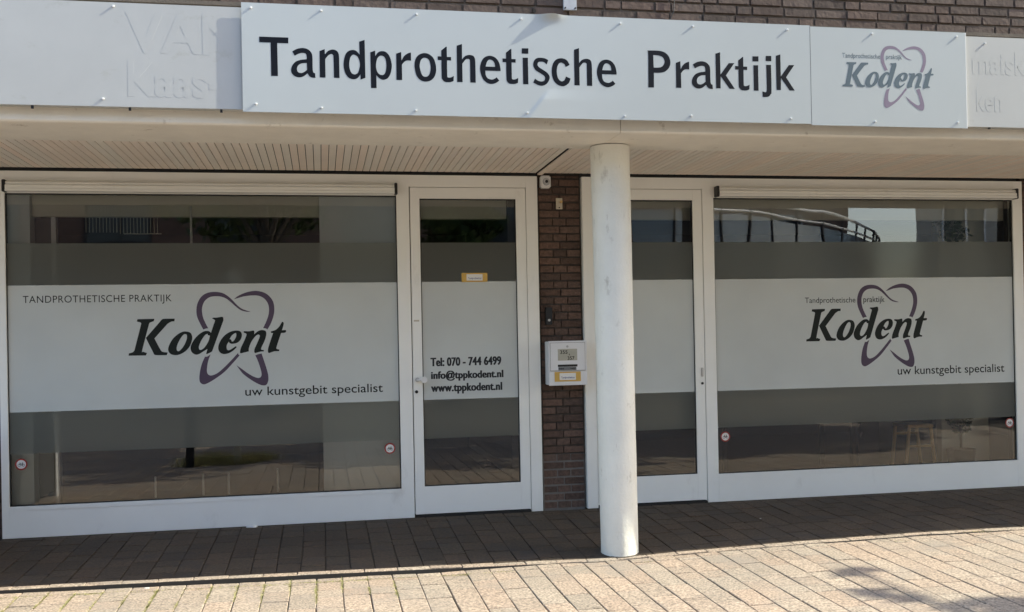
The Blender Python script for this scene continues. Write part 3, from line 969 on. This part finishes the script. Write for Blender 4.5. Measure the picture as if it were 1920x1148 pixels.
# end trim of the logo panel
MB().box(4.0865, 4.092, SYF + .001, BY - .0005, 2.631, 3.244).build('edge_trim', 'white', SL)

def place(key, x=None):
    sh = SIGN_SHAPES[key]
    v, f = sh
    if x is None: return v, f
    mn = min(p[0] for p in v)
    return [(p[0] - mn + x, p[1]) for p in v], f
SIGN_SHAPES = {k: fill(v) for k, v in SIGN_GLYPHS.items()}
word = [('T', None), ('a', None), ('n', None), ('d', None), ('p', None), ('r', None), ('o', None), ('t', None), ('h', None), ('e', None),
        ('t', 1.070), ('i', None), ('s', None), ('c', None), ('h', 1.501), ('e', 1.640)]
word2 = [('P', None), ('r', 2.134), ('a', 2.235), ('k', None), ('t', 2.516), ('i', 2.630), ('j', None), ('k', 2.784)]
def sign_letters(name, wd):
    me_v = []; me_f = []
    for key, x in wd:
        v, f = place(key, x)
        i = len(me_v)
        me_v += [(p[0], SYF - bump(p[0], p[1]) - .0006, p[1]) for p in v]
        me_f += [tuple(a + i for a in q) for q in f]
    me = bpy.data.meshes.new(name)
    me.from_pydata(me_v, [], me_f)
    me.materials.append(M['ink'])
    o = bpy.data.objects.new(name, me)
    COL.objects.link(o)
    put(o, SG)
sign_letters('sign_lettering', word)
sign_letters('sign_lettering', word2)
for x, z in ((-.356, 3.222), (-.337, 2.684), (.031, 3.222), (.024, 2.671), (.572, 3.222), (.558, 2.668), (1.186, 3.219), (1.213, 2.668),
             (1.791, 3.216), (1.809, 2.661), (2.249, 3.216), (2.227, 2.672), (2.863, 3.218), (2.876, 2.670)):
    screw(SG, x, z, SYF - bump(x, z))
for x, z in ((3.435, 3.214), (3.445, 2.662), (4.024, 3.216), (4.022, 2.668)):
    screw(SL, x, z, SYF - bump(x, z))
for x, z in ((-1.088, 3.205), (-1.149, 2.696), (-1.9, 3.2), (-1.9, 2.69)):
    screw(BL, x, z, BY)
for x, z in ((4.240, 3.187), (4.9, 3.19), (4.9, 2.69)):
    screw(BR, x, z, BY)
for x in (-1.513, -1.012, -.527, 4.265):
    MB().box(x - .006, x + .006, BY + .004, BY + .016, 2.636, 2.6525).build('clip', 'black', BL if x < 0 else BR)
logo(SL, ((0.5709, -0.0203, 3.2255), (0.0005, 0.5833, 2.878)), SYF - .0006, 'teal', 'mauve')
text_mesh('small_lettering', 'Tandprothetische', 3.228, 3.487, 3.058, 3.087, SYF - .0007, 'teal', SL, bold=.004)
text_mesh('small_lettering', 'praktijk', 3.528, 3.639, 3.059, 3.087, SYF - .0007, 'teal', SL, bold=.004)

# ------------------------------------------------------------------ brick wall above the canopy
UW = thing('upper_brick_wall', 'weathered brown brick wall above the white signs', 'wall', (2, -1.70, 3.25))
def wild(row, x0, x1):
    r = random.Random(row * 13 + 1)
    out = []
    x = x0 - r.uniform(0, .2)
    while x < x1:
        L_ = .215 if r.random() < .72 else .105
        out.append((max(x, x0), min(x + L_, x1)))
        x += L_
    return out
mb = MB()
bricks(mb, -3.5, 15.0, -1.70, .09, 3.284, 4.55, .0612, wild, random.Random(8), hj=.0115, vj=.010, rough=.0035)
mb.build('bricks', 'brickw', UW, bevel=.0028)
MB().box(-3.5, 15.0, -1.689, -1.45, 3.2005, 4.56).build('mortar', 'mortarw', UW)
MB().box(-3.5, 15.0, -1.80, -1.6895, 3.232, 3.262).build('mortar_ledge', 'mortarw', UW, bevel=.006)
MB().box(-3.5, 15.0, -1.80, -1.45, 4.561, 4.61).build('coping', 'lead', UW)
BK = thing('metal_bracket', 'galvanised bracket plate bolted to the brick wall above the sign', 'bracket', (1.51, -1.71, 3.32))
MB().box(1.470, 1.552, -1.724, -1.709, 3.318, 3.50).build('plate', 'zinc', BK, bevel=.002)
for x in (1.480, 1.542):
    MB().tube((x, -1.7242, 3.330), (x, -1.731, 3.330), .005, n=10).build('bolt', 'void', BK)
CB = thing('loose_cable', 'thin black cable hanging down the brick wall above the sign', 'cable', (2.14, -1.71, 3.3))
mb = MB()
pts = [(2.175, -1.712, 3.60), (2.178, -1.714, 3.42), (2.170, -1.716, 3.34), (2.150, -1.718, 3.298), (2.135, -1.722, 3.27)]
for a, b in zip(pts, pts[1:]):
    mb.tube(a, b, .003, n=8)
mb.build('cable', 'black', CB)
VP = thing('vent_hole', 'small dark vent hole in the brick wall beside the bracket', 'vent', (1.29, -1.71, 3.30))
MB().tube((1.292, -1.7045, 3.309), (1.292, -1.709, 3.309), .012, n=14).build('rim', 'void', VP)

# ------------------------------------------------------------------ interior behind the glass
RM = thing('shop_interior', 'dim shop interior seen through the clear strips of the windows', 'room', (1.8, 2, 0))
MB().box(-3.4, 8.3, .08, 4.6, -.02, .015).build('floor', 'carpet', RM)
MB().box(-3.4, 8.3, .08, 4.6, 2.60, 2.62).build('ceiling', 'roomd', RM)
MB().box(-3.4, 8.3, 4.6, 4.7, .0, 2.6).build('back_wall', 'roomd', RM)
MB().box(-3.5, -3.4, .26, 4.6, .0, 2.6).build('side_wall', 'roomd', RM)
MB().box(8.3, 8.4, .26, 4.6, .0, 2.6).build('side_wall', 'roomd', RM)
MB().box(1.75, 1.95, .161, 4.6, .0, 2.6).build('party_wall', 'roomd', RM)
MB().box(-2.030, -.002, .14, .20, 2.283, 2.598).build('lintel', 'room', RM)
MB().box(.63, 1.66, .14, .20, 2.272, 2.598).build('lintel', 'room', RM)
MB().box(2.02, 5.8, .14, .20, 2.272, 2.598).build('lintel', 'room', RM)
MB().box(-2.40, -2.031, .08, .37, .016, 2.597).build('window_pier', 'roomb', RM)
MB().box(-1.905, -1.872, .14, .20, .016, 2.28).build('white_upright', 'white', RM)
MB().box(-2.029, -1.906, .20, .22, .016, 2.28).build('dark_door', 'roomd', RM)
MB().box(-.001, .62, .07, .20, .016, 2.597).build('partition', 'roomb', RM)
MB().box(1.44, 1.66, .10, .18, .016, 2.597).build('window_pier', 'roomd', RM)
MB().box(5.33, 5.79, .38, .46, .016, 2.597).build('partition', 'room', RM)
MB().box(4.80, 5.32, .50, .85, .016, .62).build('cabinet', 'pane', RM)
for x, z in ((-1.203, .387), (-.869, .391), (-.689, .391), (-.338, .407)):
    tag(MB().box(x - .006, x + .006, .05, .055, .235, z).build('blind_weight', 'white'),
        {-1.203: 'leftmost slim white strip hanging low inside the left window', -.869: 'second slim white strip from the left inside the left window',
         -.689: 'third slim white strip from the left inside the left window', -.338: 'rightmost slim white strip hanging low inside the left window'}[x],
        'strip', 'slim white strips inside the left window')
ST = thing('wooden_stool', 'pale wooden stool standing behind the right shop window', 'stool', (4.96, .25, 0))
MB().box(4.845, 5.085, .12, .36, .515, .542).build('seat', 'wood', ST, bevel=.005)
for x0, y0 in ((4.865, .135), (5.065, .135), (4.865, .345), (5.065, .345)):
    s = -1 if x0 < 4.9 else 1
    MB().tube((x0, y0, .514), (x0 + s * .055, y0, .016), .014, n=10).build('leg', 'wood', ST)
MB().tube((4.85, .135, .36), (5.08, .135, .36), .010, n=8).build('stretcher', 'wood', ST)
MB().tube((4.86, .345, .45), (5.07, .345, .45), .010, n=8).build('stretcher', 'wood', ST)

def leaves(name, m, parent, blobs, n, size, seed):
    r = random.Random(seed)
    V = []; F = []
    for (c, rad, wgt) in blobs:
        for k in range(int(n * wgt)):
            while True:
                p = Vector((r.uniform(-1, 1), r.uniform(-1, 1), r.uniform(-1, 1)))
                if p.length < 1: break
            q = Vector(c) + Vector((p.x * rad[0], p.y * rad[1], p.z * rad[2]))
            if noise.noise(q * 1.1) < -.12: continue
            a = Vector((r.gauss(0, 1), r.gauss(0, 1), r.gauss(0, 1))).normalized()
            b = a.orthogonal().normalized()
            s = size * r.uniform(.6, 1.3)
            i = len(V)
            V += [tuple(q - a * s), tuple(q + b * s * .45), tuple(q + a * s), tuple(q - b * s * .45)]
            F.append((i, i + 1, i + 2, i + 3))
    me = bpy.data.meshes.new(name)
    me.from_pydata(V, [], F)
    me.materials.append(M[m])
    o = bpy.data.objects.new(name, me)
    COL.objects.link(o)
    put(o, parent)
    return o
HP = thing('house_plant', 'leafy house plant standing behind the right end of the right window', 'plant', (5.45, .3, 0))
MB().tube((5.46, .30, .016), (5.46, .30, .30), .09, .12, n=20).build('pot', 'roomd', HP)
MB().tube((5.46, .30, .30), (5.46, .30, 2.1), .012, n=8).build('stem', 'bark', HP)
leaves('foliage', 'leaf', HP, [((5.46, .29, .62), (.14, .09, .2), 1), ((5.42, .28, 2.25), (.20, .10, .16), 1)], 260, .035, 5)

WR = thing('wire_rack', 'pale rack of thin vertical bars hanging inside the top of the left window', 'rack', (-1.38, .25, 2.15))
mb = MB()
for k in range(22):
    x = -1.66 + k * .0235
    mb.tube((x, .11, 2.155 + .01 * (k < 10)), (x, .11, 2.36), .0022, n=6)
mb.tube((-1.67, .11, 2.36), (-1.15, .11, 2.36), .003, n=6)
mb.tube((-1.40, .11, 2.155), (-1.14, .11, 2.155), .003, n=6)
mb.build('bars', 'room', WR)
WD = thing('curtain_rod', 'white vertical rod hanging inside the top of the left window', 'rod', (-.94, .25, 1.9))
MB().tube((-.93, .11, 1.80), (-.93, .11, 2.36), .009, n=10).build('rod', 'white', WD)
MB().tube((-.93, .11, 1.785), (-.93, .11, 1.7995), .013, n=10).build('end_knob', 'white', WD)
DK = thing('desk', 'dark desk standing behind the right shop window', 'desk', (4.2, 1.2, 0))
MB().box(3.5, 4.85, .9, 1.6, .72, .75).build('desk_top', 'wood', DK)
for x, y in ((3.55, .95), (4.8, .95), (3.55, 1.55), (4.8, 1.55)):
    MB().box(x - .02, x + .02, y - .02, y + .02, .016, .7195).build('leg', 'post', DK)

# ------------------------------------------------------------------ the far side of the street, seen mirrored in the glass
def tree(label, x, y, h, crown, seed, n, extra=()):
    r = random.Random(seed)
    t = thing('street_tree', label, 'tree', (x, y, -.13))
    mb = MB()
    top = Vector((x + r.uniform(-.2, .2), y, h * .62))
    mb.tube((x, y, -.14), tuple(Vector((x, y, -.14)).lerp(top, .55)), .16, .12, n=12)
    mb.tube(tuple(Vector((x, y, -.14)).lerp(top, .55)), tuple(top), .12, .07, n=12)
    blobs = []
    for k in range(11):
        a = k * 2.4
        rr = crown * (.35 + .5 * r.random())
        c = Vector((x + math.cos(a) * rr, y + math.sin(a) * rr, h * .62 + r.uniform(-.5, 1) * crown * .7))
        mb.tube(tuple(Vector((x, y, 0)).lerp(top, r.uniform(.6, 1))), tuple(c), .05, .015, n=7)
        blobs.append((c, (crown * .42, crown * .42, crown * .32), 1))
    for c, rad, wt in extra:
        mb.tube(tuple(top), tuple(c), .045, .012, n=7)
        blobs.append((Vector(c), rad, wt))
    mb.build('trunk', 'bark', t)
    leaves('crown', 'leaf', t, blobs, n, .105, seed)
    return t
# the crown's lowest twigs throw the two soft patches on the pavers
tree('tall leafy tree on the street right of the shop, outside the photo', 10.6, -6.4, 8.4, 2.2, 3, 1500,
     extra=[((9.25, -3.40, 4.60), (.20, .16, .10), .06), ((9.80, -3.0, 5.05), (.10, .10, .05), .02), ((9.7, -3.75, 4.7), (.30, .15, .14), .07)])
tree('second leafy tree on the street further right of the shop, outside the photo', 14.4, -6.5, 8.4, 2.4, 33, 1600)
tree('leafy tree behind the photographer near the grass strip', 5.5, -6.8, 7.6, 2.2, 9, 1600)
tree('low leafy tree across the street mirrored in the left door', 2.7, -13.6, 5.3, 1.2, 21, 500)
tree('leafy tree behind the photographer at the left', -1.0, -11.6, 7.4, 2.2, 12, 900)

BP = thing('bollard', 'dark square post standing in the grass strip mirrored in the left window', 'post', (-1.52, -4.62, -.12))
MB().box(-1.563, -1.477, -4.66, -4.58, -.12, .92).build('shaft', 'post', BP, bevel=.004)
MB().box(-1.568, -1.472, -4.665, -4.575, .921, .95).build('cap', 'post', BP, bevel=.004)
LP = thing('metal_pole', 'round grey metal pole mirrored low in the left shop window', 'pole', (-1.01, -4.64, -.12))
MB().tube((-1.01, -4.64, -.12), (-1.01, -4.64, 2.2), .044, n=20).build('shaft', 'white', LP, smooth=True)
V = []; F = []
rg = random.Random(31)
for k in range(2600):
    cx_, cy_ = rg.choice(((-1.5, -4.7), (-1.3, -4.82), (-1.0, -4.68), (-.9, -4.8), (-1.2, -4.95), (-.75, -4.9), (-1.42, -5.0)))
    x = cx_ + rg.gauss(0, .10)
    y = min(-4.6, cy_ + rg.gauss(0, .09))
    blade(x, y, ground(x, y) - .004, rg.uniform(.03, .14), rg.uniform(0, 6.28), rg.uniform(.01, .05), rg.uniform(.002, .004))
me = bpy.data.meshes.new('grass')
me.from_pydata(V, [], F)
me.materials.append(M['grass'])
o = bpy.data.objects.new('grass', me)
COL.objects.link(o)
tag(o, 'rough grass around the posts mirrored in the left window', 'grass', kind='stuff')

def house(label, x0, x1, y, h, wall, rows, dx, win_w, win_h, z0, fm='white', skew=0.0):
    t = thing('building', label, 'building', ((x0 + x1) / 2, y - 4, -.16))
    for nm, mm, za, zb, o_ in (('wall', wall, -.16, h, 0), ('roof', 'lead', h + .0005, h + .25, .15)):
        mb = MB()
        mb.v = [(a, b, c) for c in (za, zb) for a, b in ((x0 - o_, y + o_), (x1 + o_, y + o_), (x1 + o_, y - 8 - o_), (x0 + skew - o_, y - 8 - o_))]
        mb.f = [(0, 1, 2, 3), (7, 6, 5, 4), (0, 1, 5, 4), (1, 2, 6, 5), (2, 3, 7, 6), (3, 0, 4, 7)]
        mb.build(nm, mm, t)
    for r_ in range(rows):
        x = x0 + 1.0
        while x + win_w < x1 - .4:
            z = z0 + r_ * 2.9
            mb = MB()
            frame_ring(mb, x, x + win_w, z, z + win_h, .07, .07, .07, .07, y + .0005, y + .05)
            mb.box(x + win_w / 2 - .03, x + win_w / 2 + .03, y + .0005, y + .045, z + .07, z + win_h - .07)
            f = mb.build('window', fm, t)
            MB().box(x + .07, x + win_w - .07, y + .001, y + .012, z + .07, z + win_h - .07).build('pane', 'pane', f)
            x += dx
    return t
house('dark brick house across the street facing the left shop window', -16, 6.2, -18.5, 8.6, 'wallA', 3, 3.1, 1.7, 1.5, .9, 'post')
house('pale brick house across the street behind the railing', 6.9, 17.6, -24, 9.5, 'wallB', 3, 2.3, 1.3, 1.5, .9)
house('rendered house at the far right across the street', 17.6, 34, -20.0, 9.0, 'render', 3, 3.0, 1.5, 1.4, .9, 'white', 5.6)

GR = thing('gallery_railing', 'curved raised gallery with glass panels and white rails across the street', 'railing', (12, -18, 0))
KP = [(5.5, -12.9), (7.7, -13.6), (9.1, -14.2), (10.7, -15.1), (12.95, -16.7), (15.4, -19.5), (17.6, -22.2), (19.4, -24.9)]
path = []
for (xa, ya), (xb, yb) in zip(KP, KP[1:]):
    path += [Vector((xa, ya, 0)), Vector(((xa + xb) / 2, (ya + yb) / 2, 0))]
path.append(Vector((*KP[-1], 0)))
mbp = MB(); mbr = MB(); mbs = MB(); mbd = MB()
for k, p in enumerate(path):
    mbp.tube((p.x, p.y, 2.5), (p.x, p.y, 4.45), .035, n=8)
    if k % 4 == 0:
        mbd.tube((p.x, p.y - .3, -.16), (p.x, p.y - .3, 2.2), .12, n=12)
for a, b in zip(path, path[1:]):
    for z, rr in ((4.45, .04), (4.18, .03)):
        mbr.tube((a.x, a.y, z), (b.x, b.y, z), rr, n=8)
    d = (b - a).normalized() * .06
    mbs.quad((a.x + d.x, a.y + d.y, 2.65), (b.x - d.x, b.y - d.y, 2.65), (b.x - d.x, b.y - d.y, 4.08), (a.x + d.x, a.y + d.y, 4.08))
    n_ = Vector((d.y, -d.x, 0)).normalized() * 1.1
    i = len(mbd.v)
    c = [a, b, b - n_ * -1, a - n_ * -1]
    mbd.v += [(q.x, q.y, 2.2) for q in c] + [(q.x, q.y, 2.5) for q in c]
    mbd.f += [(i, i + 1, i + 2, i + 3), (i + 4, i + 5, i + 6, i + 7), (i, i + 1, i + 5, i + 4), (i + 2, i + 3, i + 7, i + 6)]
mbp.build('railing_posts', 'post', GR)
mbr.build('rails', 'white', GR)
mbs.build('glass_panels', 'bluep', GR)
mbd.build('gallery_deck', 'render', GR)
